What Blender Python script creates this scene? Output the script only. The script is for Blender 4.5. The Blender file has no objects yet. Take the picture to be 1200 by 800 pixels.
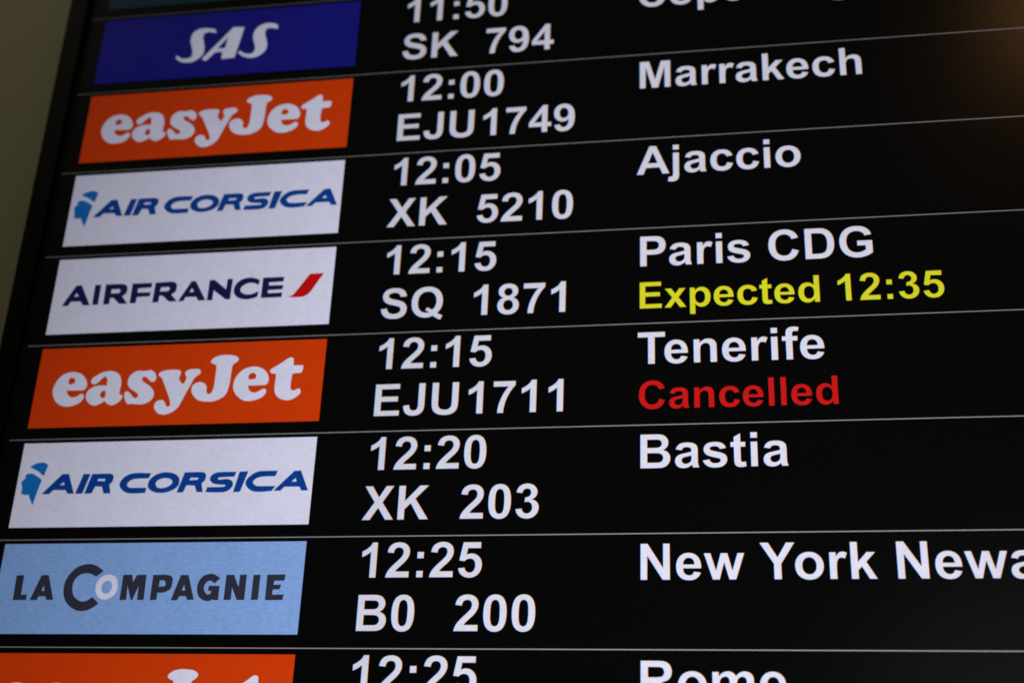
# Close-up of an airport arrivals screen, seen from below and to its right.
import bpy, math, re
from mathutils import Matrix, Vector

scene = bpy.context.scene
C = scene.collection

S = 0.30            # metres per logo-tile width
Z0 = 2.60           # height of the screen's row origin above the floor
PITCH = 0.33771     # row pitch, in tile widths
TILE_H = 0.28446    # logo tile height
GAP = 0.01282         # divider line above each tile
LINE_X = -0.05584       # left end of the divider lines
CAM_POS = (2.34295, 3.09981, -3.84782)   # tile widths: right, down, behind the screen plane
CAM_AXES = [[0.98476, -0.037203, 0.169895], [-0.034735, 0.915103, 0.401721], [-0.170417, -0.4015, 0.899864]]   # right, down, forward
CAM_LENS = 47.400

def P(u, v, y=0.0):
    """board point: u right, v down (tile widths), y metres behind the screen plane"""
    return Vector((u*S, y, Z0 - v*S))

# ---------------------------------------------------------------- camera
cam_data = bpy.data.cameras.new('camera')
cam = bpy.data.objects.new('camera', cam_data); C.objects.link(cam)
def _axis(a): return Vector((a[0], a[2], -a[1]))
cx, cd, cf = (_axis(a) for a in CAM_AXES)
m = Matrix((cx, -cd, -cf)).transposed().to_4x4()
cam_loc = P(CAM_POS[0], CAM_POS[1], CAM_POS[2]*S)
cam.matrix_world = Matrix.Translation(cam_loc) @ m
cam_data.sensor_width = 36.0
cam_data.lens = CAM_LENS
cam_data.clip_start = 0.01
cam_data.clip_end = 100.0
cam_data.dof.use_dof = True
cam_data.dof.focus_distance = (P(1.3, 2.15) - cam_loc).dot(cf)
cam_data.dof.aperture_fstop = 3.0
scene.camera = cam

# ---------------------------------------------------------------- world, lamps, exposure
world = bpy.data.worlds.new('World'); scene.world = world; world.use_nodes = True
bg = world.node_tree.nodes['Background']
bg.inputs['Color'].default_value = (0.85, 0.9, 0.9, 1)
bg.inputs['Strength'].default_value = 0.008

def lamp(name, loc, target, size, power, colour):
    d = bpy.data.lights.new(name, 'AREA'); d.shape = 'DISK'; d.size = size
    d.energy = power; d.color = colour
    o = bpy.data.objects.new(name, d); C.objects.link(o)
    o.location = loc
    o.rotation_euler = (Vector(target) - Vector(loc)).to_track_quat('-Z', 'Y').to_euler()
    return o
# warm hall lamp mirrored in the top right of the screen
hit = P(3.42, 0.22)
out = (hit - cam_loc); out.y = -out.y
lamp('hall_lamp', hit + out*1.6, hit, 0.30, 0.9, (1.0, 0.47, 0.15))
# added fill lamp, dim and warm, to brighten the wall beside the screen
lamp('wall_fill_lamp', (-1.8, -0.8, 4.8), (-0.1, 0.1, 2.6), 0.8, 21.0, (1.0, 0.93, 0.64))
# unseen lamp added for a faint greenish sheen at the screen's bottom right
low = P(3.15, 2.75)
back = (low - cam_loc); back.y = -back.y
lamp('sheen_fill_lamp', low + back*1.9, low, 1.0, 0.75, (0.85, 1.0, 0.88))

scene.view_settings.view_transform = 'Standard'
scene.view_settings.look = 'None'
scene.view_settings.exposure = 0.0
scene.view_settings.gamma = 1.0
scene.render.film_transparent = False
scene.cycles.filter_width = 1.7
scene.cycles.use_denoising = False

# glyph outlines of a bold grotesque, 2048 units to the em: (advance, path)
GLYPHS = {
 ' ': (569, ""),
 ':': (682, "M201 781V1062H482V781Z M201 0V281H482V0Z"),
 '0': (1139, "M563 1472Q776 1472 896 1320Q1039 1140 1039 723Q1039 307 895 125Q776 -25 563 -25Q349 -25 218 139Q87 304 87 726Q87 1140 231 1322Q350 1472 563 1472Z M563 1239Q512 1239 472 1206Q432 1174 410 1090Q381 981 381 723Q381 465 407 368Q433 272 472 240Q512 208 563 208Q614 208 654 240Q694 273 716 357Q745 465 745 723Q745 981 719 1077Q693 1174 653 1206Q614 1239 563 1239Z"),
 '1': (1139, "M806 0H525V1059Q371 915 162 846V1101Q272 1137 401 1237Q530 1338 578 1472H806Z"),
 '2': (1139, "M1036 261V0H51Q67 148 147 280Q227 413 463 632Q653 809 696 872Q754 959 754 1044Q754 1138 703 1188Q653 1239 564 1239Q476 1239 424 1186Q372 1133 364 1010L84 1038Q109 1270 241 1371Q373 1472 571 1472Q788 1472 912 1355Q1036 1238 1036 1064Q1036 965 1000 875Q965 786 888 688Q837 623 704 501Q571 379 535 339Q500 299 478 261Z"),
 '3': (1139, "M77 389L349 422Q362 318 419 263Q476 208 557 208Q644 208 703 274Q763 340 763 452Q763 558 706 620Q649 682 567 682Q513 682 438 661L469 890Q583 887 643 939Q703 992 703 1079Q703 1153 659 1197Q615 1241 542 1241Q470 1241 419 1191Q368 1141 357 1045L98 1089Q125 1222 179 1301Q234 1381 331 1426Q429 1472 550 1472Q757 1472 882 1340Q985 1232 985 1096Q985 903 774 788Q900 761 975 667Q1051 573 1051 440Q1051 247 910 111Q769 -25 559 -25Q360 -25 229 89Q98 204 77 389Z"),
 '4': (1139, "M638 0V295H38V541L674 1472H910V542H1092V295H910V0Z M638 542V1043L301 542Z"),
 '5': (1139, "M91 377L371 406Q383 311 442 255Q501 200 578 200Q666 200 727 271Q788 343 788 487Q788 622 727 689Q667 757 570 757Q449 757 353 650L125 683L269 1446H1012V1183H482L438 934Q532 981 630 981Q817 981 947 845Q1077 709 1077 492Q1077 311 972 169Q829 -25 575 -25Q372 -25 244 84Q116 193 91 377Z"),
 '7': (1139, "M85 1185V1446H1046V1241Q927 1124 804 905Q681 686 616 439Q552 193 553 -1H282Q289 303 407 619Q526 935 724 1185Z"),
 '8': (1139, "M328 791Q219 837 169 917Q120 998 120 1094Q120 1258 234 1365Q349 1472 560 1472Q769 1472 884 1365Q1000 1258 1000 1094Q1000 992 947 912Q894 833 798 791Q920 742 983 648Q1047 554 1047 431Q1047 228 917 101Q788 -26 573 -26Q373 -26 240 79Q83 203 83 419Q83 538 142 637Q201 737 328 791Z M386 1071Q386 987 433 940Q481 893 560 893Q640 893 688 940Q736 988 736 1072Q736 1151 688 1198Q641 1246 563 1246Q482 1246 434 1198Q386 1150 386 1071Z M360 445Q360 329 419 264Q479 199 568 199Q655 199 712 261Q769 324 769 442Q769 545 711 607Q653 670 564 670Q461 670 410 599Q360 528 360 445Z"),
 '9': (1139, "M85 339L357 369Q367 286 409 246Q451 206 520 206Q607 206 668 286Q729 366 746 618Q640 495 481 495Q308 495 182 628Q57 762 57 976Q57 1199 189 1335Q322 1472 527 1472Q750 1472 893 1299Q1036 1127 1036 732Q1036 330 887 152Q738 -26 499 -26Q327 -26 221 65Q115 157 85 339Z M722 953Q722 1089 659 1164Q597 1239 515 1239Q437 1239 385 1177Q334 1116 334 976Q334 834 390 767Q446 701 530 701Q611 701 666 765Q722 829 722 953Z"),
 'A': (1479, "M1471 0H1149L1021 333H435L314 0H0L571 1466H884Z M926 580L724 1124L526 580Z"),
 'B': (1479, "M150 1466H736Q910 1466 995 1451Q1081 1437 1148 1391Q1216 1345 1261 1268Q1306 1192 1306 1097Q1306 994 1250 908Q1195 822 1100 779Q1234 740 1306 646Q1378 552 1378 425Q1378 325 1331 230Q1285 136 1204 79Q1124 23 1006 10Q932 2 649 0H150Z M446 1222V883H640Q813 883 855 888Q931 897 974 940Q1018 984 1018 1055Q1018 1123 980 1165Q943 1208 869 1217Q825 1222 616 1222Z M446 639V247H720Q880 247 923 256Q989 268 1030 314Q1072 361 1072 439Q1072 505 1040 551Q1008 597 947 618Q887 639 685 639Z"),
 'C': (1479, "M1086 539L1373 448Q1307 208 1153 91Q1000 -25 764 -25Q472 -25 284 174Q96 374 96 720Q96 1086 285 1288Q474 1491 782 1491Q1051 1491 1219 1332Q1319 1238 1369 1062L1076 992Q1050 1106 967 1172Q885 1238 767 1238Q604 1238 502 1121Q401 1004 401 742Q401 464 501 346Q601 228 761 228Q879 228 964 303Q1049 378 1086 539Z"),
 'D': (1479, "M148 1466H689Q872 1466 968 1438Q1097 1400 1189 1303Q1281 1206 1329 1065Q1377 925 1377 719Q1377 538 1332 407Q1277 247 1175 148Q1098 73 967 31Q869 0 705 0H148Z M444 1218V247H665Q789 247 844 261Q916 279 963 322Q1011 365 1041 463Q1071 562 1071 732Q1071 902 1041 993Q1011 1084 957 1135Q903 1186 820 1204Q758 1218 577 1218Z"),
 'E': (1366, "M149 0V1466H1236V1218H445V893H1181V646H445V247H1264V0Z"),
 'G': (1593, "M831 539V786H1469V202Q1376 112 1199 43Q1023 -25 842 -25Q612 -25 441 71Q270 168 184 347Q98 527 98 738Q98 967 194 1145Q290 1323 475 1418Q616 1491 826 1491Q1099 1491 1252 1376Q1406 1262 1450 1060L1156 1005Q1125 1113 1039 1175Q954 1238 826 1238Q632 1238 517 1115Q403 992 403 750Q403 489 519 358Q635 228 823 228Q916 228 1009 264Q1103 301 1170 353V539Z"),
 'J': (1139, "M697 1466H992V538Q992 356 960 258Q917 130 804 52Q691 -25 506 -25Q289 -25 172 96Q55 218 54 453L331 485Q336 359 368 307Q416 228 514 228Q613 228 654 284Q695 341 695 519Z"),
 'K': (1479, "M150 0V1466H446V815L1044 1466H1442L890 895L1472 0H1089L686 687L446 442V0Z"),
 'M': (1706, "M145 0V1466H588L854 466L1117 1466H1561V0H1286V1154L995 0H710L420 1154V0Z"),
 'N': (1479, "M152 0V1466H440L1040 487V1466H1315V0H1018L427 956V0Z"),
 'P': (1366, "M149 0V1466H624Q894 1466 976 1444Q1102 1411 1187 1300Q1272 1190 1272 1015Q1272 880 1223 788Q1174 696 1098 643Q1023 591 945 574Q839 553 638 553H445V0Z M445 1218V802H607Q782 802 841 825Q900 848 933 897Q967 946 967 1011Q967 1091 920 1143Q873 1195 801 1208Q748 1218 588 1218Z"),
 'Q': (1593, "M1288 197Q1511 400 1511 733Q1511 1089 1318 1290Q1125 1491 800 1491Q475 1491 282 1290Q89 1089 89 733Q89 374 282 174Q475 -25 785 -25Q950 -25 1080 54Q1210 -40 1290 -85Q1359 -122 1431 -143L1540 66Q1403 114 1288 197Z M1043 361Q1205 490 1205 733Q1205 987 1094 1112Q983 1238 800 1238Q617 1238 505 1112Q393 986 393 733Q393 477 504 352Q615 228 785 228Q840 228 892 246Q811 299 727 329L804 485Q936 440 1043 361Z"),
 'R': (1479, "M150 0V1466H773Q1008 1466 1114 1426Q1221 1387 1285 1286Q1349 1185 1349 1055Q1349 890 1252 782Q1155 675 962 647Q1058 591 1120 524Q1183 457 1289 286L1468 0H1114L900 319Q786 490 744 534Q702 579 655 595Q608 612 506 612H446V0Z M446 846H665Q878 846 931 864Q984 882 1014 926Q1044 970 1044 1036Q1044 1110 1004 1155Q965 1201 893 1213Q857 1218 677 1218H446Z"),
 'S': (1366, "M74 477L362 505Q388 360 467 292Q547 224 682 224Q825 224 897 284Q970 345 970 426Q970 478 939 514Q909 551 833 578Q781 596 596 642Q358 701 262 787Q127 908 127 1082Q127 1194 190 1291Q254 1389 373 1440Q493 1491 662 1491Q938 1491 1077 1370Q1217 1249 1224 1047L928 1034Q909 1147 846 1196Q784 1246 659 1246Q530 1246 457 1193Q410 1159 410 1102Q410 1050 454 1013Q510 966 726 915Q942 864 1045 809Q1149 755 1207 660Q1266 566 1266 427Q1266 301 1196 191Q1126 81 998 27Q870 -26 679 -26Q401 -26 252 102Q103 231 74 477Z"),
 'T': (1251, "M478 0V1218H43V1466H1208V1218H774V0Z"),
 'U': (1479, "M148 1466H444V672Q444 483 455 427Q474 337 545 282Q617 228 741 228Q867 228 931 279Q995 331 1008 406Q1021 481 1021 655V1466H1317V696Q1317 432 1293 323Q1269 214 1204 139Q1140 64 1032 19Q924 -25 750 -25Q540 -25 431 23Q323 72 260 149Q197 227 177 312Q148 438 148 684Z"),
 'X': (1366, "M0 0L501 764L47 1466H393L687 994L975 1466H1318L862 753L1363 0H1006L681 507L355 0Z"),
 'Y': (1366, "M535 0V617L-2 1466H345L690 886L1028 1466H1369L830 615V0Z"),
 'a': (1139, "M357 738L102 784Q145 938 250 1012Q355 1086 562 1086Q750 1086 842 1041Q934 997 971 928Q1009 860 1009 677L1006 349Q1006 209 1019 142Q1033 76 1070 0H792Q781 28 765 83Q758 108 755 116Q683 46 601 11Q519 -24 426 -24Q262 -24 167 65Q73 154 73 290Q73 380 116 450Q159 521 236 558Q314 596 460 624Q657 661 733 693V721Q733 802 693 836Q653 871 542 871Q467 871 425 841Q383 812 357 738Z M733 510Q679 492 562 467Q445 442 409 418Q354 379 354 319Q354 260 398 217Q442 174 510 174Q586 174 655 224Q706 262 722 317Q733 353 733 454Z"),
 'c': (1139, "M1073 748L796 698Q782 781 732 823Q683 865 604 865Q499 865 436 792Q374 720 374 550Q374 361 437 283Q501 205 608 205Q688 205 739 250Q790 296 811 407L1087 360Q1044 170 922 73Q800 -24 595 -24Q362 -24 223 123Q85 270 85 530Q85 793 224 939Q363 1086 600 1086Q794 1086 908 1002Q1023 919 1073 748Z"),
 'd': (1251, "M1121 0H860V156Q795 65 706 20Q618 -24 528 -24Q345 -24 214 123Q84 271 84 535Q84 805 211 945Q338 1086 532 1086Q710 1086 840 938V1466H1121Z M371 554Q371 384 418 308Q486 198 608 198Q705 198 773 280Q841 363 841 527Q841 710 775 790Q709 871 606 871Q506 871 438 791Q371 712 371 554Z"),
 'e': (1139, "M762 338L1042 291Q988 137 871 56Q755 -24 580 -24Q303 -24 170 157Q65 302 65 523Q65 787 203 936Q341 1086 552 1086Q789 1086 926 929Q1063 773 1057 450H353Q356 325 421 255Q486 186 583 186Q649 186 694 222Q739 258 762 338Z M778 622Q775 744 715 807Q655 871 569 871Q477 871 417 804Q357 737 358 622Z"),
 'f': (682, "M24 1062H180V1142Q180 1276 208 1342Q237 1408 313 1449Q390 1491 507 1491Q627 1491 742 1455L704 1259Q637 1275 575 1275Q514 1275 487 1246Q461 1218 461 1137V1062H671V841H461V0H180V841H24Z"),
 'g': (1251, "M121 -70L442 -109Q450 -165 479 -186Q519 -216 605 -216Q715 -216 770 -183Q807 -161 826 -112Q839 -77 839 17V172Q713 0 521 0Q307 0 182 181Q84 324 84 537Q84 804 212 945Q341 1086 532 1086Q729 1086 857 913V1062H1120V109Q1120 -79 1089 -172Q1058 -265 1002 -318Q946 -371 852 -401Q759 -431 616 -431Q346 -431 233 -338Q120 -246 120 -104Q120 -90 121 -70Z M372 553Q372 384 437 305Q503 227 599 227Q702 227 773 307Q844 388 844 546Q844 711 776 791Q708 871 604 871Q503 871 437 792Q372 714 372 553Z"),
 'h': (1251, "M428 1466V927Q564 1086 753 1086Q850 1086 928 1050Q1006 1014 1045 958Q1085 902 1099 834Q1114 766 1114 623V0H833V561Q833 728 817 773Q801 818 760 844Q720 871 659 871Q589 871 534 837Q479 803 453 734Q428 666 428 532V0H147V1466Z"),
 'i': (569, "M147 1206V1466H428V1206Z M147 0V1062H428V0Z"),
 'j': (569, "M139 1206V1466H420V1206Z M420 1062V33Q420 -170 393 -253Q367 -336 291 -383Q216 -430 99 -430Q57 -430 8 -422Q-40 -415 -96 -400L-47 -160Q-27 -164 -9 -166Q8 -169 23 -169Q66 -169 93 -150Q121 -132 130 -106Q139 -80 139 50V1062Z"),
 'k': (1139, "M137 0V1466H418V688L747 1062H1093L730 674L1119 0H816L549 477L418 340V0Z"),
 'l': (569, "M147 0V1466H428V0Z"),
 'm': (1821, "M126 1062H385V917Q524 1086 716 1086Q818 1086 893 1044Q968 1002 1016 917Q1086 1002 1167 1044Q1248 1086 1340 1086Q1457 1086 1538 1038Q1619 991 1659 899Q1688 831 1688 679V0H1407V607Q1407 765 1378 811Q1339 871 1258 871Q1199 871 1147 835Q1095 799 1072 729Q1049 660 1049 510V0H768V582Q768 737 753 782Q738 827 706 849Q675 871 621 871Q556 871 504 836Q452 801 429 735Q407 669 407 516V0H126Z"),
 'n': (1251, "M1113 0H832V542Q832 714 814 764Q796 815 755 843Q715 871 658 871Q585 871 527 831Q469 791 447 725Q426 659 426 481V0H145V1062H406V906Q545 1086 756 1086Q849 1086 926 1052Q1003 1019 1042 967Q1082 915 1097 849Q1113 783 1113 660Z"),
 'o': (1251, "M82 546Q82 686 151 817Q220 948 346 1017Q473 1086 629 1086Q870 1086 1024 929Q1178 773 1178 534Q1178 293 1022 134Q867 -24 631 -24Q485 -24 352 42Q220 108 151 235Q82 363 82 546Z M370 531Q370 373 445 289Q520 205 630 205Q740 205 814 289Q889 373 889 533Q889 689 814 773Q740 857 630 857Q520 857 445 773Q370 689 370 531Z"),
 'p': (1251, "M139 1062H401V906Q452 986 539 1036Q626 1086 732 1086Q917 1086 1046 941Q1175 796 1175 537Q1175 271 1045 123Q915 -24 730 -24Q642 -24 570 11Q499 46 420 131V-404H139Z M417 549Q417 370 488 284Q559 199 661 199Q759 199 824 277Q889 356 889 535Q889 702 822 783Q755 864 656 864Q553 864 485 784Q417 705 417 549Z"),
 'r': (797, "M416 0H135V1062H396V911Q463 1018 516 1052Q570 1086 638 1086Q734 1086 823 1033L736 788Q665 834 604 834Q545 834 504 801Q463 769 439 684Q416 599 416 328Z"),
 's': (1139, "M48 303L330 346Q348 264 403 221Q458 179 557 179Q666 179 721 219Q758 247 758 294Q758 326 738 347Q717 367 644 384Q304 459 213 521Q87 607 87 760Q87 898 196 992Q305 1086 534 1086Q752 1086 858 1015Q964 944 1004 805L739 756Q722 818 674 851Q627 884 539 884Q428 884 380 853Q348 831 348 796Q348 766 376 745Q414 717 638 666Q863 615 952 541Q1040 466 1040 332Q1040 186 918 81Q796 -24 557 -24Q340 -24 213 64Q87 152 48 303Z"),
 't': (682, "M634 1062V838H442V410Q442 280 447 258Q453 237 472 223Q492 209 520 209Q559 209 633 236L657 18Q559 -24 435 -24Q359 -24 298 1Q237 27 208 67Q180 108 169 177Q160 226 160 375V838H31V1062H160V1273L442 1437V1062Z"),
 'w': (1593, "M345 0L9 1062H282L481 366L664 1062H935L1112 366L1315 1062H1592L1251 0H981L798 683L618 0Z"),
 'x': (1139, "M15 0L402 553L31 1062H374L564 767L765 1062H1095L731 554L1128 0H783L565 332L345 0Z"),
}
KERN = {'Te': -152, 'Yo': -112, 'rk': 0, 'Pa': -37}

# airline lettering outlines in tile widths (c = corner point)
LOGO = {
 ('easy','lettering'): [
  '0.0656,0.1599 0.0669,0.1371 0.0762,0.1145 0.0931,0.0966 0.1143,0.0893 0.1368,0.0889 0.1585,0.0970 0.1749,0.1132 0.1840,0.1330 0.1822,0.1478 0.1734,0.1553c 0.1149,0.1538c 0.1199,0.1663 0.1302,0.1762 0.1443,0.1796 0.1569,0.1754 0.1689,0.1674 0.1781,0.1716 0.1800,0.1818 0.1737,0.1941 0.1620,0.2034 0.1431,0.2096 0.1211,0.2112 0.0999,0.2053 0.0787,0.1877',
  '0.1155,0.1227 0.1174,0.1124 0.1269,0.1088 0.1367,0.1131 0.1408,0.1236 0.1351,0.1291 0.1268,0.1327 0.1183,0.1297',
  '0.1968,0.1232 0.2016,0.1118 0.2176,0.1009 0.2341,0.0923 0.2581,0.0885 0.2790,0.0927 0.2942,0.1035 0.3025,0.1199 0.3056,0.1382 0.3045,0.1587 0.3057,0.1723 0.3172,0.1788 0.3135,0.1929 0.3020,0.2038 0.2856,0.2112 0.2692,0.2061 0.2574,0.1956c 0.2402,0.2052 0.2234,0.2108 0.2069,0.2053 0.1935,0.1925 0.1875,0.1776 0.1900,0.1606 0.2033,0.1474 0.2222,0.1405 0.2399,0.1395 0.2548,0.1415c 0.2546,0.1274 0.2525,0.1147 0.2447,0.1083 0.2356,0.1142 0.2243,0.1264 0.2123,0.1347 0.2005,0.1313',
  '0.2396,0.1634 0.2455,0.1590 0.2534,0.1593 0.2561,0.1684 0.2551,0.1820 0.2466,0.1844 0.2370,0.1769',
  '0.3286,0.1337 0.3299,0.1143 0.3409,0.0998 0.3585,0.0912 0.3812,0.0931 0.4030,0.0905 0.4177,0.0990 0.4260,0.1164 0.4216,0.1311 0.4117,0.1319 0.4017,0.1247 0.3913,0.1152 0.3811,0.1138 0.3766,0.1205 0.3840,0.1321 0.3999,0.1417 0.4178,0.1571 0.4255,0.1709 0.4257,0.1867 0.4138,0.2020 0.3930,0.2104 0.3686,0.2096 0.3507,0.2079 0.3409,0.2088 0.3329,0.2006 0.3245,0.1835 0.3232,0.1687 0.3312,0.1633 0.3424,0.1705 0.3533,0.1832 0.3642,0.1892 0.3711,0.1838 0.3735,0.1782 0.3643,0.1689 0.3470,0.1582 0.3340,0.1464',
  '0.4338,0.1098 0.4379,0.0997 0.4547,0.0934 0.4767,0.0919 0.5013,0.0934 0.5102,0.1010 0.5085,0.1124 0.5069,0.1237 0.5142,0.1364 0.5219,0.1435 0.5285,0.1358 0.5324,0.1246 0.5285,0.1131 0.5254,0.1034 0.5341,0.0945 0.5514,0.0917 0.5692,0.0923 0.5782,0.0983 0.5781,0.1086 0.5681,0.1162 0.5585,0.1261 0.5487,0.1507 0.5371,0.1774 0.5275,0.2018 0.5181,0.2232 0.5028,0.2383 0.4823,0.2477 0.4650,0.2487 0.4486,0.2422 0.4364,0.2274 0.4336,0.2161 0.4383,0.2039 0.4506,0.1976 0.4642,0.2003 0.4712,0.2106 0.4759,0.2197 0.4839,0.2217 0.4889,0.2156 0.4864,0.2021 0.4764,0.1793 0.4638,0.1540 0.4511,0.1287 0.4440,0.1182',
  '0.6100,0.0675 0.6153,0.0574 0.6275,0.0498 0.6469,0.0452 0.6690,0.0455 0.6893,0.0486 0.7023,0.0559 0.7046,0.0652 0.6979,0.0729 0.6888,0.0795 0.6857,0.0896 0.6853,0.1123 0.6847,0.1417 0.6821,0.1641 0.6760,0.1841 0.6603,0.1982 0.6396,0.2065 0.6158,0.2080 0.5890,0.2038 0.5699,0.1920 0.5574,0.1736 0.5555,0.1600 0.5592,0.1477 0.5714,0.1402 0.5843,0.1384 0.5984,0.1445 0.6065,0.1561 0.6075,0.1707 0.6120,0.1799 0.6209,0.1813 0.6276,0.1736 0.6317,0.1558 0.6322,0.1264 0.6315,0.0877 0.6269,0.0784 0.6176,0.0747',
  '0.6981,0.1557 0.6999,0.1355 0.7094,0.1154 0.7271,0.0990 0.7481,0.0913 0.7700,0.0907 0.7928,0.0990 0.8088,0.1143 0.8163,0.1326 0.8157,0.1460 0.8082,0.1559c 0.7484,0.1562c 0.7521,0.1686 0.7621,0.1790 0.7764,0.1811 0.7889,0.1765 0.8010,0.1691 0.8100,0.1716 0.8123,0.1817 0.8050,0.1938 0.7920,0.2023 0.7732,0.2084 0.7539,0.2100 0.7337,0.2049 0.7120,0.1875 0.7017,0.1715',
  '0.7460,0.1280 0.7500,0.1157 0.7604,0.1115 0.7697,0.1163 0.7729,0.1243 0.7696,0.1333 0.7610,0.1341 0.7523,0.1349',
  '0.8180,0.1089 0.8214,0.1011 0.8356,0.0914 0.8581,0.0774 0.8721,0.0666 0.8825,0.0619 0.8915,0.0638 0.8938,0.0696 0.8954,0.0901c 0.9259,0.0911 0.9287,0.0969 0.9278,0.1093 0.9231,0.1163 0.9102,0.1172 0.8953,0.1194c 0.8937,0.1351 0.8929,0.1575 0.8943,0.1710 0.9004,0.1774 0.9100,0.1764 0.9203,0.1718 0.9276,0.1754 0.9285,0.1876 0.9188,0.1984 0.9006,0.2089 0.8814,0.2106 0.8614,0.2044 0.8470,0.1917 0.8402,0.1737 0.8394,0.1535 0.8404,0.1334 0.8397,0.1176c 0.8252,0.1153',
 ],
 ('corsica','emblem'): [
  '0.0367,0.0811c 0.0504,0.0728 0.0628,0.0687 0.0824,0.0682 0.0971,0.0761c 0.0932,0.0955 0.0896,0.1106c 0.0813,0.1071 0.0732,0.0994 0.0585,0.0914',
  '0.0297,0.1058c 0.0481,0.1052 0.0653,0.1143 0.0841,0.1266c 0.0787,0.1489 0.0734,0.1766 0.0679,0.2082c 0.0579,0.1911 0.0490,0.1739c 0.0339,0.1746 0.0208,0.1689c 0.0227,0.1604 0.0216,0.1519c 0.0179,0.1389 0.0154,0.1324c 0.0235,0.1240 0.0299,0.1177c 0.0254,0.1137',
 ],
 ('corsica','lettering'): [
  '0.0954,0.1728c 0.1536,0.1089c 0.1753,0.1084c 0.2037,0.1732c 0.1831,0.1727c 0.1744,0.1608c 0.1319,0.1598c 0.1183,0.1734c',
  '0.1486,0.1453c 0.1636,0.1328c 0.1693,0.1458c',
  '0.2281,0.1097c 0.2498,0.1098c 0.2333,0.1735c 0.2106,0.1734c',
  '0.2585,0.1100c 0.3160,0.1101 0.3300,0.1165 0.3319,0.1272 0.3292,0.1367 0.3210,0.1451c 0.3292,0.1739c 0.3078,0.1745c 0.2983,0.1509c 0.2743,0.1497c 0.2646,0.1735c 0.2420,0.1741c',
  '0.2807,0.1249c 0.3068,0.1255c 0.3052,0.1351c 0.2770,0.1344c',
  '0.4575,0.1114c 0.4534,0.1262c 0.4180,0.1267 0.3970,0.1298 0.3837,0.1402 0.3827,0.1497 0.3898,0.1573 0.4062,0.1591 0.4491,0.1593c 0.4473,0.1749c 0.4046,0.1756 0.3826,0.1720 0.3655,0.1599 0.3579,0.1470 0.3611,0.1343 0.3738,0.1197 0.3939,0.1112 0.4195,0.1096',
  '0.4550,0.1492 0.4568,0.1365 0.4675,0.1229 0.4873,0.1121 0.5126,0.1091 0.5369,0.1139 0.5537,0.1260 0.5581,0.1410 0.5539,0.1557 0.5366,0.1680 0.5121,0.1748 0.4864,0.1742 0.4682,0.1675 0.4583,0.1588',
  '0.4786,0.1455 0.4825,0.1361 0.4962,0.1279 0.5153,0.1268 0.5311,0.1319 0.5367,0.1405 0.5337,0.1489 0.5201,0.1581 0.5015,0.1619 0.4860,0.1584',
  '0.5739,0.1105c 0.6305,0.1108 0.6432,0.1174 0.6450,0.1302 0.6410,0.1396 0.6331,0.1469c 0.6406,0.1744c 0.6227,0.1751c 0.6131,0.1528c 0.5841,0.1511c 0.5749,0.1751c 0.5558,0.1751c',
  '0.5944,0.1269c 0.6233,0.1272c 0.6203,0.1364c 0.5906,0.1370c',
  '0.7444,0.1117c 0.7399,0.1260c 0.6946,0.1275 0.6850,0.1322 0.6926,0.1368 0.7147,0.1352 0.7311,0.1395 0.7381,0.1492 0.7360,0.1607 0.7229,0.1730 0.7012,0.1767 0.6524,0.1757c 0.6557,0.1611c 0.7033,0.1610 0.7156,0.1581 0.7127,0.1524 0.6956,0.1512 0.6762,0.1482 0.6644,0.1402 0.6614,0.1306 0.6679,0.1191 0.6840,0.1126 0.7052,0.1119',
  '0.7575,0.1116c 0.7839,0.1111c 0.7647,0.1760c 0.7437,0.1766c',
  '0.8810,0.1112c 0.8755,0.1269c 0.8397,0.1272 0.8191,0.1309 0.8055,0.1401 0.8044,0.1485 0.8118,0.1570 0.8248,0.1605 0.8784,0.1609c 0.8685,0.1749c 0.8290,0.1773 0.8054,0.1737 0.7894,0.1629 0.7812,0.1480 0.7859,0.1355 0.7990,0.1220 0.8190,0.1125 0.8462,0.1108',
  '0.8775,0.1744c 0.9376,0.1128c 0.9577,0.1118c 0.9860,0.1752c 0.9666,0.1748c 0.9590,0.1622c 0.9095,0.1619c 0.8971,0.1748c',
  '0.9288,0.1476c 0.9440,0.1333c 0.9498,0.1481c',
 ],
 ('france','lettering'): [
  '0.0410,0.1776c 0.0810,0.1034c 0.0997,0.1037c 0.1405,0.1788c 0.1173,0.1784c 0.1066,0.1629c 0.0695,0.1626c 0.0620,0.1785c',
  '0.0770,0.1459c 0.0868,0.1293c 0.0978,0.1461c',
  '0.1508,0.1045c 0.1709,0.1044c 0.1714,0.1782c 0.1519,0.1781c',
  '0.1902,0.1045c 0.2492,0.1054 0.2667,0.1139 0.2701,0.1275 0.2676,0.1407 0.2543,0.1510c 0.2771,0.1785c 0.2507,0.1786c 0.2250,0.1546c 0.2124,0.1548c 0.2117,0.1782c 0.1922,0.1786c',
  '0.2123,0.1225c 0.2416,0.1221c 0.2480,0.1289 0.2433,0.1397c 0.2124,0.1395c',
  '0.2877,0.1056c 0.3579,0.1058c 0.3573,0.1216c 0.3093,0.1231c 0.3093,0.1406c 0.3571,0.1417c 0.3555,0.1546c 0.3094,0.1558c 0.3083,0.1782c 0.2889,0.1783c',
  '0.3717,0.1059c 0.4301,0.1054 0.4461,0.1134 0.4492,0.1268 0.4467,0.1412 0.4324,0.1526c 0.4554,0.1777c 0.4292,0.1777c 0.4029,0.1543c 0.3911,0.1545c 0.3901,0.1785c 0.3706,0.1789c',
  '0.3926,0.1231c 0.4188,0.1218c 0.4266,0.1282 0.4226,0.1402c 0.3906,0.1405c',
  '0.4634,0.1780c 0.5012,0.1066c 0.5153,0.1068c 0.5580,0.1784c 0.5342,0.1786c 0.5255,0.1643c 0.4874,0.1634c 0.4794,0.1787c',
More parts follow.
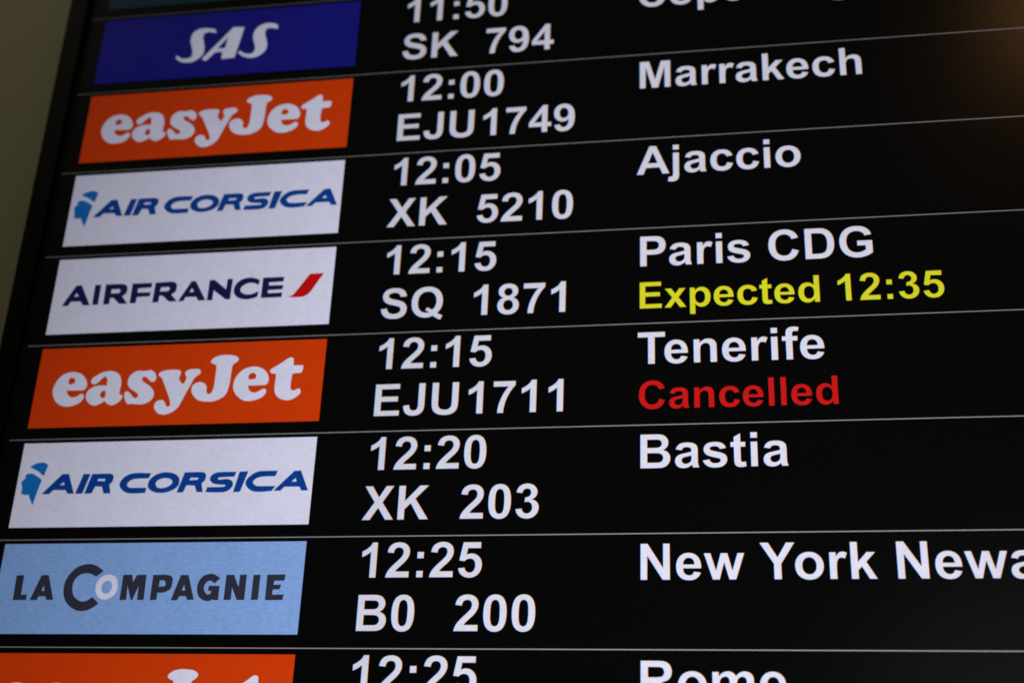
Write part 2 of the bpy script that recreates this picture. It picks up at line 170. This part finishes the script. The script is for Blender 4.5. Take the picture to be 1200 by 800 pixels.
  '0.4965,0.1470c 0.5066,0.1293c 0.5164,0.1479c',
  '0.5663,0.1054c 0.5834,0.1057c 0.6292,0.1444c 0.6299,0.1047c 0.6468,0.1042c 0.6460,0.1786c 0.6313,0.1785c 0.5835,0.1412c 0.5829,0.1795c 0.5660,0.1795c',
  '0.7428,0.1129c 0.7413,0.1290c 0.7271,0.1228 0.7110,0.1204 0.6936,0.1256 0.6803,0.1370 0.6798,0.1514 0.6888,0.1602 0.7052,0.1657 0.7230,0.1641 0.7422,0.1553c 0.7420,0.1732c 0.7248,0.1791 0.7026,0.1815 0.6795,0.1765 0.6633,0.1638 0.6568,0.1480 0.6601,0.1289 0.6739,0.1127 0.6933,0.1044 0.7158,0.1037 0.7321,0.1081',
  '0.7555,0.1056c 0.8276,0.1057c 0.8269,0.1208c 0.7770,0.1222c 0.7769,0.1354c 0.8275,0.1359c 0.8267,0.1495c 0.7764,0.1509c 0.7768,0.1640c 0.8271,0.1639c 0.8265,0.1788c 0.7561,0.1786c',
 ],
 ('france','stripe'): [
  '0.9187,0.0987c 0.9644,0.0984c 0.9433,0.1333 0.9262,0.1623 0.9120,0.1759 0.8947,0.1811 0.8524,0.1809c 0.8652,0.1750 0.8790,0.1578',
 ],
 ('compagnie','lettering'): [
  '0.0608,0.1024c 0.0839,0.1016c 0.0855,0.1642c 0.1052,0.1631c 0.1052,0.1777c 0.0624,0.1787c',
  '0.1452,0.1022c 0.1672,0.1015c 0.1961,0.1776c 0.1754,0.1783c 0.1698,0.1664c 0.1459,0.1670c 0.1419,0.1782c 0.1201,0.1789c',
  '0.1512,0.1522c 0.1573,0.1304c 0.1653,0.1514c',
  '0.3487,0.0893c 0.3281,0.1054c 0.3135,0.0978 0.2941,0.0945 0.2760,0.0986 0.2613,0.1100 0.2545,0.1259 0.2546,0.1458 0.2622,0.1657 0.2754,0.1781 0.2914,0.1854 0.3096,0.1831 0.3266,0.1715c 0.3483,0.1904c 0.3320,0.2030 0.3128,0.2111 0.2914,0.2126 0.2682,0.2055 0.2463,0.1891 0.2331,0.1693 0.2273,0.1454 0.2290,0.1215 0.2394,0.0997 0.2567,0.0803 0.2780,0.0705 0.3027,0.0675 0.3272,0.0749',
  '0.4192,0.1024c 0.4467,0.1022c 0.4536,0.1267c 0.4641,0.1030c 0.4937,0.1024c 0.4960,0.1785c 0.4763,0.1789c 0.4744,0.1359c 0.4593,0.1785c 0.4551,0.1784c 0.4372,0.1344c 0.4390,0.1782c 0.4192,0.1795c',
  '0.5181,0.1032c 0.5628,0.1034 0.5796,0.1115 0.5822,0.1284 0.5777,0.1461 0.5586,0.1557 0.5371,0.1564c 0.5377,0.1790c 0.5183,0.1797c',
  '0.5393,0.1189c 0.5548,0.1186 0.5618,0.1262 0.5600,0.1380 0.5397,0.1407c',
  '0.6081,0.1044c 0.6317,0.1039c 0.6583,0.1783c 0.6389,0.1791c 0.6331,0.1673c 0.6106,0.1681c 0.6052,0.1797c 0.5869,0.1805c',
  '0.6154,0.1524c 0.6224,0.1309c 0.6298,0.1522c',
  '0.7351,0.1145c 0.7205,0.1277c 0.7061,0.1200 0.6935,0.1248 0.6864,0.1395 0.6894,0.1533 0.7001,0.1641 0.7120,0.1613 0.7127,0.1516c 0.7034,0.1511c 0.7036,0.1381c 0.7363,0.1381c 0.7371,0.1801c 0.7218,0.1799c 0.7193,0.1770c 0.7069,0.1827 0.6901,0.1796 0.6739,0.1668 0.6670,0.1471 0.6682,0.1275 0.6799,0.1089 0.6993,0.1012 0.7182,0.1034',
  '0.7563,0.1044c 0.7788,0.1041c 0.7992,0.1427c 0.8003,0.1044c 0.8197,0.1040c 0.8203,0.1795c 0.7980,0.1797c 0.7775,0.1405c 0.7776,0.1791c 0.7564,0.1797c',
  '0.8433,0.1049c 0.8632,0.1045c 0.8638,0.1793c 0.8436,0.1797c',
  '0.8871,0.1048c 0.9428,0.1040c 0.9417,0.1207c 0.9094,0.1213c 0.9081,0.1360c 0.9323,0.1352c 0.9296,0.1469c 0.9075,0.1481c 0.9077,0.1661c 0.9439,0.1651c 0.9416,0.1800c 0.8882,0.1805c',
 ],
 ('compagnie','letter_o'): [
  '0.3324,0.1489 0.3325,0.1270 0.3439,0.1093 0.3611,0.1005 0.3821,0.1008 0.3987,0.1121 0.4059,0.1320 0.4057,0.1518 0.3943,0.1694 0.3753,0.1790 0.3564,0.1778 0.3409,0.1668',
  '0.3536,0.1452 0.3550,0.1303 0.3649,0.1215 0.3754,0.1217 0.3844,0.1317 0.3841,0.1476 0.3755,0.1573 0.3632,0.1582',
 ],
 ('sas','lettering'): [
  '0.4472,0.0785 0.4533,0.0941c 0.4361,0.0893 0.4184,0.0871 0.4057,0.0946 0.4040,0.1101 0.4114,0.1391 0.4155,0.1620 0.4135,0.1844 0.3986,0.2029 0.3780,0.2154 0.3536,0.2170 0.3280,0.2104 0.3084,0.1935c 0.3106,0.1824c 0.3311,0.1966 0.3536,0.1991 0.3678,0.1936 0.3719,0.1785 0.3661,0.1526 0.3573,0.1236 0.3572,0.1037 0.3634,0.0842 0.3793,0.0726 0.4012,0.0686 0.4264,0.0714',
  '0.4114,0.2067c 0.5185,0.0736c 0.5609,0.0770c 0.5384,0.2106c 0.4883,0.2124c 0.4881,0.1807c 0.4599,0.1808c 0.4286,0.2164c',
  '0.4664,0.1645c 0.5027,0.1178c 0.4969,0.1654c',
  '0.6898,0.0803 0.6911,0.0974c 0.6733,0.0917 0.6560,0.0903 0.6468,0.0967 0.6448,0.1121 0.6510,0.1351 0.6572,0.1581 0.6572,0.1805 0.6458,0.1992 0.6231,0.2142 0.5965,0.2164 0.5710,0.2075 0.5509,0.1919c 0.5545,0.1810c 0.5719,0.1935 0.5921,0.1993 0.6064,0.1962 0.6134,0.1827 0.6112,0.1629 0.6037,0.1399 0.5999,0.1170 0.6048,0.0947 0.6202,0.0775 0.6437,0.0680 0.6710,0.0703',
 ],
}
# ---------------------------------------------------------------- materials
def new_mat(name):
    mt = bpy.data.materials.new(name); mt.use_nodes = True
    nt = mt.node_tree; nt.nodes.clear()
    return mt, nt, nt.nodes, nt.links

def panel_light(nt, dark=False, streak=None):
    """What an LCD panel sends towards the viewer: it weakens with the viewing angle, faster sideways than
    up and down and more for dark greys (the same for every ray), is broken into pixels, and is slightly uneven."""
    N, L = nt.nodes, nt.links
    streak = streak or STREAK
    hf, vf = (3.3, 1.9) if dark else (HFALL, VFALL)
    def mth(op, a, b=None):
        n = N.new('ShaderNodeMath'); n.operation = op
        for i, x in enumerate((a, b)):
            if x is None: continue
            if isinstance(x, (int, float)): n.inputs[i].default_value = x
            else: L.new(x, n.inputs[i])
        return n.outputs[0]
    geo = N.new('ShaderNodeNewGeometry')
    sx = N.new('ShaderNodeSeparateXYZ'); L.new(geo.outputs['Incoming'], sx.inputs[0])
    yy = mth('MAXIMUM', mth('ABSOLUTE', sx.outputs[1]), 0.05)
    h = mth('DIVIDE', sx.outputs[0], yy); v = mth('DIVIDE', sx.outputs[2], yy)
    fall = mth('ADD', mth('MULTIPLY', mth('MULTIPLY', h, h), -hf), mth('MULTIPLY', mth('MULTIPLY', v, v), -vf))
    ang = mth('POWER', math.e, fall)
    # rows of pixels
    sp = N.new('ShaderNodeSeparateXYZ'); L.new(geo.outputs['Position'], sp.inputs[0])
    def cell(o):
        f = mth('FRACT', mth('DIVIDE', o, PIXEL))
        d = mth('ABSOLUTE', mth('SUBTRACT', f, 0.5))            # 0 in the pixel, 0.5 between pixels
        return mth('SUBTRACT', 1.0, mth('MULTIPLY', mth('POWER', mth('MULTIPLY', d, 2.0), 4.0), GRID))
    grid = mth('MULTIPLY', cell(sp.outputs[2]), 1.0/(1 - GRID/5))
    noi = N.new('ShaderNodeTexNoise'); noi.inputs['Scale'].default_value = 45.0; noi.inputs['Detail'].default_value = 3.0
    L.new(geo.outputs['Position'], noi.inputs['Vector'])
    mura = mth('ADD', mth('MULTIPLY', noi.outputs[0], 0.16), 0.92)
    st = N.new('ShaderNodeVectorMath'); st.operation = 'MULTIPLY'; st.inputs[1].default_value = (170, 0, 520)
    L.new(geo.outputs['Position'], st.inputs[0])
    fine = N.new('ShaderNodeTexNoise'); fine.inputs['Scale'].default_value = 1.0; fine.inputs['Detail'].default_value = 2.0
    L.new(st.outputs[0], fine.inputs['Vector'])
    mura = mth('MULTIPLY', mura, mth('ADD', mth('MULTIPLY', fine.outputs[0], streak), 1 - streak/2))
    return mth('MULTIPLY', mth('MULTIPLY', ang, grid), mura)

HFALL, VFALL, PIXEL, GRID = 2.45, 0.80, 0.0021, 0.13
STREAK = 0.26
def lit_mat(name, col, streak=None):
    """an opaque lit area of the screen: panel light under the screen's satin surface"""
    mt, nt, N, L = new_mat(name)
    b = N.new('ShaderNodeBsdfPrincipled'); o = N.new('ShaderNodeOutputMaterial')
    b.inputs['Base Color'].default_value = (0.004, 0.004, 0.004, 1)
    b.inputs['Roughness'].default_value = 0.21
    b.inputs['Specular IOR Level'].default_value = 0.35
    b.inputs['Emission Color'].default_value = (*col, 1)
    L.new(panel_light(nt, streak=streak), b.inputs['Emission Strength'])
    L.new(b.outputs[0], o.inputs[0])
    return mt
_sub = {}
def subpixel_mats(name, col):
    """red, green and blue sub-pixels of a text colour, each adding its own light"""
    r = []
    for k, ch in enumerate(('red', 'green', 'blue')):
        key = (k, round(col[k], 4))
        if key not in _sub:
            mt, nt, N, L = new_mat(f'{ch}_subpixels_{name}')
            e = N.new('ShaderNodeEmission'); t = N.new('ShaderNodeBsdfTransparent'); a = N.new('ShaderNodeAddShader'); o = N.new('ShaderNodeOutputMaterial')
            e.inputs['Color'].default_value = tuple(col[k] if j == k else 0.0 for j in range(3)) + (1,)
            L.new(panel_light(nt, dark=col[2] < 0.5 and col[0] < 0.5), e.inputs['Strength'])
            L.new(e.outputs[0], a.inputs[0]); L.new(t.outputs[0], a.inputs[1]); L.new(a.outputs[0], o.inputs[0])
            _sub[key] = mt
        r.append(_sub[key])
    return r

WHITE = (0.775, 0.765, 0.915)
TILE_WHITE = (0.89, 0.895, 1.13)
YELLOW = (0.76, 0.755, 0.022)
RED = (0.60, 0.008, 0.008)
GREY = (0.39, 0.372, 0.405)
M_SCREEN = lit_mat('dark_screen', (0.0019, 0.0020, 0.0020))
M_WHITE = lit_mat('white_area', TILE_WHITE)
M_ORANGE = lit_mat('orange_area', (0.76, 0.054, 0.003))
M_PALE_BLUE = lit_mat('pale_blue_area', (0.275, 0.475, 0.93), 0.5)
M_DEEP_BLUE = lit_mat('deep_blue_area', (0.012, 0.011, 0.25))
M_TEAL = lit_mat('teal_area', (0.011, 0.036, 0.055))
M_MID_BLUE = lit_mat('mid_blue_letters', (0.004, 0.062, 0.36))
M_SKY_BLUE = lit_mat('emblem_blue', (0.008, 0.19, 0.64))
M_NAVY = lit_mat('navy_letters', (0.010, 0.014, 0.088))
M_STRIPE = lit_mat('red_stripe', (0.66, 0.006, 0.006))
M_CHARCOAL = lit_mat('charcoal_letters', (0.036, 0.038, 0.062))

def frame_mat():
    mt, nt, N, L = new_mat('black_frame')
    b = N.new('ShaderNodeBsdfPrincipled'); o = N.new('ShaderNodeOutputMaterial')
    b.inputs['Base Color'].default_value = (0.002, 0.002, 0.002, 1)
    b.inputs['Roughness'].default_value = 0.55
    b.inputs['Specular IOR Level'].default_value = 0.03
    n = N.new('ShaderNodeTexNoise'); n.inputs['Scale'].default_value = 900
    bp = N.new('ShaderNodeBump'); bp.inputs['Strength'].default_value = 0.1; bp.inputs['Distance'].default_value = 0.0004
    L.new(n.outputs[0], bp.inputs['Height']); L.new(bp.outputs[0], b.inputs['Normal']); L.new(b.outputs[0], o.inputs[0])
    return mt
def wall_mat():
    mt, nt, N, L = new_mat('olive_plaster')
    b = N.new('ShaderNodeBsdfPrincipled'); o = N.new('ShaderNodeOutputMaterial')
    b.inputs['Roughness'].default_value = 0.8
    n = N.new('ShaderNodeTexNoise'); n.inputs['Scale'].default_value = 14; n.inputs['Detail'].default_value = 6
    r = N.new('ShaderNodeValToRGB')
    r.color_ramp.elements[0].color = (0.36, 0.34, 0.20, 1); r.color_ramp.elements[1].color = (0.42, 0.37, 0.23, 1)
    f = N.new('ShaderNodeTexNoise'); f.inputs['Scale'].default_value = 350
    bp = N.new('ShaderNodeBump'); bp.inputs['Strength'].default_value = 0.25; bp.inputs['Distance'].default_value = 0.001
    L.new(n.outputs[0], r.inputs[0]); L.new(r.outputs[0], b.inputs['Base Color'])
    L.new(f.outputs[0], bp.inputs['Height']); L.new(bp.outputs[0], b.inputs['Normal']); L.new(b.outputs[0], o.inputs[0])
    return mt
M_FRAME, M_WALL = frame_mat(), wall_mat()

# ---------------------------------------------------------------- outlines to flat meshes
def path_polys(path):
    """TrueType-like path (M L H V Q Z) -> list of closed point lists"""
    polys, cur, x, y = [], [], 0, 0
    for op, args in re.findall(r'([MLHVQZ])([^MLHVQZ]*)', path):
        a = [float(t) for t in args.split()]
        if op == 'Z':
            if cur and (abs(cur[0][0]-cur[-1][0]) + abs(cur[0][1]-cur[-1][1])) < 1e-6: cur.pop()
            polys.append(cur); cur = []
        elif op in 'ML': x, y = a; cur.append((x, y))
        elif op == 'H': x = a[0]; cur.append((x, y))
        elif op == 'V': y = a[0]; cur.append((x, y))
        else:
            px, py, qx, qy = a
            for i in range(1, 7):
                t = i/6
                cur.append(((1-t)**2*x + 2*t*(1-t)*px + t*t*qx, (1-t)**2*y + 2*t*(1-t)*py + t*t*qy))
            x, y = qx, qy
    return polys

def spline_poly(txt):
    """'u,v u,vc ...' -> smooth closed outline; c marks corners"""
    p = []
    for t in txt.split():
        k = t.endswith('c'); a, b = t.rstrip('c').split(','); p.append((float(a), float(b), k))
    n = len(p); out = []
    for i in range(n):
        p0, p1, p2, p3 = p[i-1], p[i], p[(i+1) % n], p[(i+2) % n]
        if p1[2] and p2[2]:
            out.append(p1[:2]); continue
        def tang(a, b, c): return (0.5*(c[0]-a[0]), 0.5*(c[1]-a[1]))
        t1 = tang(p0, p1, p2) if not p1[2] else (p2[0]-p1[0], p2[1]-p1[1])
        t2 = tang(p1, p2, p3) if not p2[2] else (p2[0]-p1[0], p2[1]-p1[1])
        for j in range(6):
            t = j/6; a = 2*t**3-3*t*t+1; b = t**3-2*t*t+t; c = -2*t**3+3*t*t; d = t**3-t*t
            out.append((a*p1[0]+b*t1[0]+c*p2[0]+d*t2[0], a*p1[1]+b*t1[1]+c*p2[1]+d*t2[1]))
    return out

def grown(polys, d):
    """outlines moved outwards by d (holes shrink); negative d thins them"""
    if not d: return polys
    def inside(p, pl):
        c = False
        for (x0, y0), (x1, y1) in zip(pl, pl[1:]+pl[:1]):
            if (y0 > p[1]) != (y1 > p[1]) and p[0] < (x1-x0)*(p[1]-y0)/(y1-y0)+x0: c = not c
        return c
    out = []
    for src in polys:
        pl = [p for p, q in zip(src, src[1:]+src[:1]) if math.hypot(p[0]-q[0], p[1]-q[1]) > 1e-6]
        area = sum(a[0]*b[1]-b[0]*a[1] for a, b in zip(pl, pl[1:]+pl[:1]))
        depth = sum(inside(pl[0], o) for o in polys if o is not src and len(o) > 2)
        s = d * (1 if area > 0 else -1) * (-1 if depth % 2 else 1)
        n, new = len(pl), []
        for i in range(n):
            (ax, ay), (bx, by), (cx_, cy_) = pl[i-1], pl[i], pl[(i+1) % n]
            l1 = math.hypot(bx-ax, by-ay); l2 = math.hypot(cx_-bx, cy_-by)
            n1 = ((by-ay)/l1, -(bx-ax)/l1); n2 = ((cy_-by)/l2, -(cx_-bx)/l2)
            mx, my = n1[0]+n2[0], n1[1]+n2[1]; k = max(mx*mx+my*my, 0.6)
            new.append((bx + 2*s*mx/k, by + 2*s*my/k))
        out.append(new)
    return out

def fill(polys):
    """even-odd fill of 2-D outlines -> (verts, faces) through a curve"""
    cu = bpy.data.curves.new('outline', 'CURVE'); cu.dimensions = '2D'; cu.fill_mode = 'BOTH'
    for pl in polys:
        sp = cu.splines.new('POLY'); sp.points.add(len(pl)-1); sp.use_cyclic_u = True
        for q, (x, y) in zip(sp.points, pl): q.co = (x, y, 0, 1)
    ob = bpy.data.objects.new('outline', cu); C.objects.link(ob)
    dg = bpy.context.evaluated_depsgraph_get()
    me = bpy.data.meshes.new_from_object(ob.evaluated_get(dg))
    vs = [tuple(v.co) for v in me.vertices]; fs = [tuple(f.vertices) for f in me.polygons]
    bpy.data.objects.remove(ob); bpy.data.curves.remove(cu); bpy.data.meshes.remove(me)
    return vs, fs

def mesh(name, verts, faces, mats, idx=None):
    me = bpy.data.meshes.new(name); me.from_pydata(verts, [], faces)
    for mt in mats: me.materials.append(mt)
    if idx: me.polygons.foreach_set('material_index', idx)
    me.update()
    return me
def link(name, me, parent=None, loc=(0, 0, 0), label=None):
    o = bpy.data.objects.new(name, me); C.objects.link(o); o.location = loc
    if parent: o.parent = parent
    if label: o['label'] = label
    return o

FRINGE = ((0.0008, -0.0003), (0.0, 0.0), (-0.0008, 0.0003))     # red, green and blue sub-pixels sit side by side
def glow_mesh(name, polys, col, fringe=FRINGE, grow=-0.0008):
    """a glyph line: one sheet of red, one of green, one of blue sub-pixels, 0.1 mm apart"""
    V, F, I = [], [], []
    vs, fs = fill(grown(polys, grow))                           # polys in tile widths, v down
    for k, (du, dv) in enumerate(fringe):
        if col[k] < 0.005: continue
        b = len(V)
        V += [((x+du)*S, -0.0003-0.0001*k, -(y+dv)*S) for x, y, _ in vs]
        F += [tuple(i+b for i in f) for f in fs]; I += [k]*len(fs)
    return mesh(name, V, F, subpixel_mats(name, col), I)

def text_polys(txt, u, v, size):
    """outlines of a line of text: left origin u, baseline v, size in tile widths per font unit"""
    out, x = [], 0.0
    for i, ch in enumerate(txt):
        adv, path = GLYPHS[ch]
        for pl in path_polys(path): out.append([(u+(x+a)*size, v-b*size) for a, b in pl])
        x += adv + KERN.get(txt[i:i+2], 0)
    return out

def flat(name, polys, mat, grow=0.0):
    vs, fs = fill(grown(polys, grow))
    return mesh(name, [(x*S, 0, -y*S) for x, y, _ in vs], fs, [mat])
def rect(u0, v0, u1, v1): return [(u0, v0), (u1, v0), (u1, v1), (u0, v1)]
def box(x0, x1, y0, y1, z0, z1):
    v = [(x, y, z) for x in (x0, x1) for y in (y0, y1) for z in (z0, z1)]
    return v, [(0, 1, 3, 2), (4, 6, 7, 5), (0, 4, 5, 1), (2, 3, 7, 6), (0, 2, 6, 4), (1, 5, 7, 3)]

# ---------------------------------------------------------------- wall behind the board
wv, wf = box(-3.2, 5.2, 0.115, 0.215, 0.0, 5.0)
wall = link('wall', mesh('wall', wv, wf, [M_WALL]))
wall['kind'] = 'structure'; wall['label'] = 'plain dim olive wall behind the black arrivals board'; wall['category'] = 'wall'

# ---------------------------------------------------------------- arrivals board
B0, B1, T0, T1 = -0.158, 4.30, -0.80, 3.05                       # outer edges
I0, I1, J0, J1 = -0.078, 4.228, -0.728, 2.978                    # screen edges
board = bpy.data.objects.new('arrivals_board', None); C.objects.link(board)
board.location = P(0, 0); board.empty_display_size = 0.1
board['label'] = 'large black airport arrivals screen with coloured airline tiles and white text'
board['category'] = 'display board'

# frame: one bevelled ring with a body behind it
def frame_mesh():
    import bmesh
    bm = bmesh.new()
    yf, ys, yb = -0.004, 0.0, 0.112
    def ring(u0, v0, u1, v1, y): return [bm.verts.new((u*S, y, -v*S)) for u, v in rect(u0, v0, u1, v1)]
    loops = [ring(B0, T0, B1, T1, yb), ring(B0, T0, B1, T1, yf+0.003), ring(B0+.006, T0+.006, B1-.006, T1-.006, yf),
             ring(I0-.004, J0-.004, I1+.004, J1+.004, yf), ring(I0, J0, I1, J1, yf+0.002), ring(I0, J0, I1, J1, yb-0.004)]
    for a, b in zip(loops, loops[1:]):
        for i in range(4): bm.faces.new((a[i], a[(i+1) % 4], b[(i+1) % 4], b[i]))
    bm.faces.new(loops[0]); bm.faces.new(loops[-1][::-1])
    bmesh.ops.recalc_face_normals(bm, faces=bm.faces)
    me = bpy.data.meshes.new('frame'); bm.to_mesh(me); bm.free(); me.materials.append(M_FRAME)
    return me
link('frame', frame_mesh(), board)
sv, sf = box((I0-.012)*S, (I1+.012)*S, 0.0, 0.02, -(J1+.012)*S, -(J0-.012)*S)
link('screen', mesh('screen', sv, sf, [M_SCREEN]), board)

# divider lines
LW = 0.0014
line_me = glow_mesh('divider_line', [rect(LINE_X, -LW, 4.18, LW)], GREY, ((0, -0.0003), (0, 0), (0, 0.0003)), 0)
for k in range(0, 9):
    link('divider_line', line_me, board, (0, 0, -(k*PITCH - GAP)*S))

# airline tiles
def tile(mat, parts, label):
    t = link('airline_tile', mesh('airline_tile', [(0, 0, 0), (S, 0, 0), (S, 0, -TILE_H*S), (0, 0, -TILE_H*S)], [(0, 3, 2, 1)], [mat]), board, label=label)
    for key, mt in parts:
        link(key[1], flat(key[1], [spline_poly(c) for c in LOGO[key]], mt, (-0.0012 if key[1] == 'letter_o' else 0.0) if mt is M_WHITE else 0.0012), t, (0, -0.0003, 0))
    return t
def place(t, k):
    t.location = (0.0015*S, -0.0003, -k*PITCH*S); return t
def copy_tile(t, k):
    c = t.copy(); C.objects.link(c); c.parent = t.parent
    for ch in t.children:
        d = ch.copy(); C.objects.link(d); d.parent = c
    return place(c, k)
place(tile(M_TEAL, [], 'dark teal tile cut off at the top of the picture'), -1)
place(tile(M_DEEP_BLUE, [(('sas', 'lettering'), M_WHITE)], 'deep blue tile with slanted white lettering'), 0)
easy = place(tile(M_ORANGE, [(('easy', 'lettering'), M_WHITE)], 'orange tile with rounded white lettering'), 1)
copy_tile(easy, 4); copy_tile(easy, 7.016)
corsica = place(tile(M_WHITE, [(('corsica', 'lettering'), M_MID_BLUE), (('corsica', 'emblem'), M_SKY_BLUE)], 'white tile with slanted blue lettering and a blue head emblem'), 2)
copy_tile(corsica, 5)
place(tile(M_WHITE, [(('france', 'lettering'), M_NAVY), (('france', 'stripe'), M_STRIPE)], 'white tile with navy lettering and a red stripe'), 3)
place(tile(M_PALE_BLUE, [(('compagnie', 'lettering'), M_CHARCOAL), (('compagnie', 'letter_o'), M_WHITE)], 'pale blue tile with charcoal lettering and a white letter o'), 6)

# flight rows
ROWS = [
    ('11:50', 'SK', '794', 'Copenhagen', None, None),
    ('12:00', 'EJU', '1749', 'Marrakech', None, None),
    ('12:05', 'XK', '5210', 'Ajaccio', None, None),
    ('12:15', 'SQ', '1871', 'Paris CDG', 'Expected 12:35', YELLOW),
    ('12:15', 'EJU', '1711', 'Tenerife', 'Cancelled', RED),
    ('12:20', 'XK', '203', 'Bastia', None, None),
    ('12:25', 'B0', '200', 'New York Newark', None, None),
    ('12:25', None, None, 'Rome', None, None),
]
TX, DX, CX = 1.1685, 1.4705, 2.0090
SZ_TIME, SZ_CITY, SZ_STATUS = 7.40e-5, 7.37e-5, 6.30e-5
for k, (t, code, num, city, status, scol) in enumerate(ROWS):
    at = (0, 0, -k*PITCH*S)
    link('arrival_time', glow_mesh('arrival_time', text_polys(t, TX, 0.1145, SZ_TIME), WHITE), board, at)
    if code:
        link('airline_code', glow_mesh('airline_code', text_polys(code, TX, 0.2740, SZ_TIME), WHITE), board, at)
        link('flight_number', glow_mesh('flight_number', text_polys(num, DX, 0.2740, SZ_TIME), WHITE), board, at)
    link('city_name', glow_mesh('city_name', text_polys(city, CX, 0.1253, SZ_CITY), WHITE), board, at)
    if status:
        link('status_text', glow_mesh('status_text', text_polys(status, CX, 0.2735, SZ_STATUS), scol), board, at,
             'yellow status text' if scol is YELLOW else 'red status text')
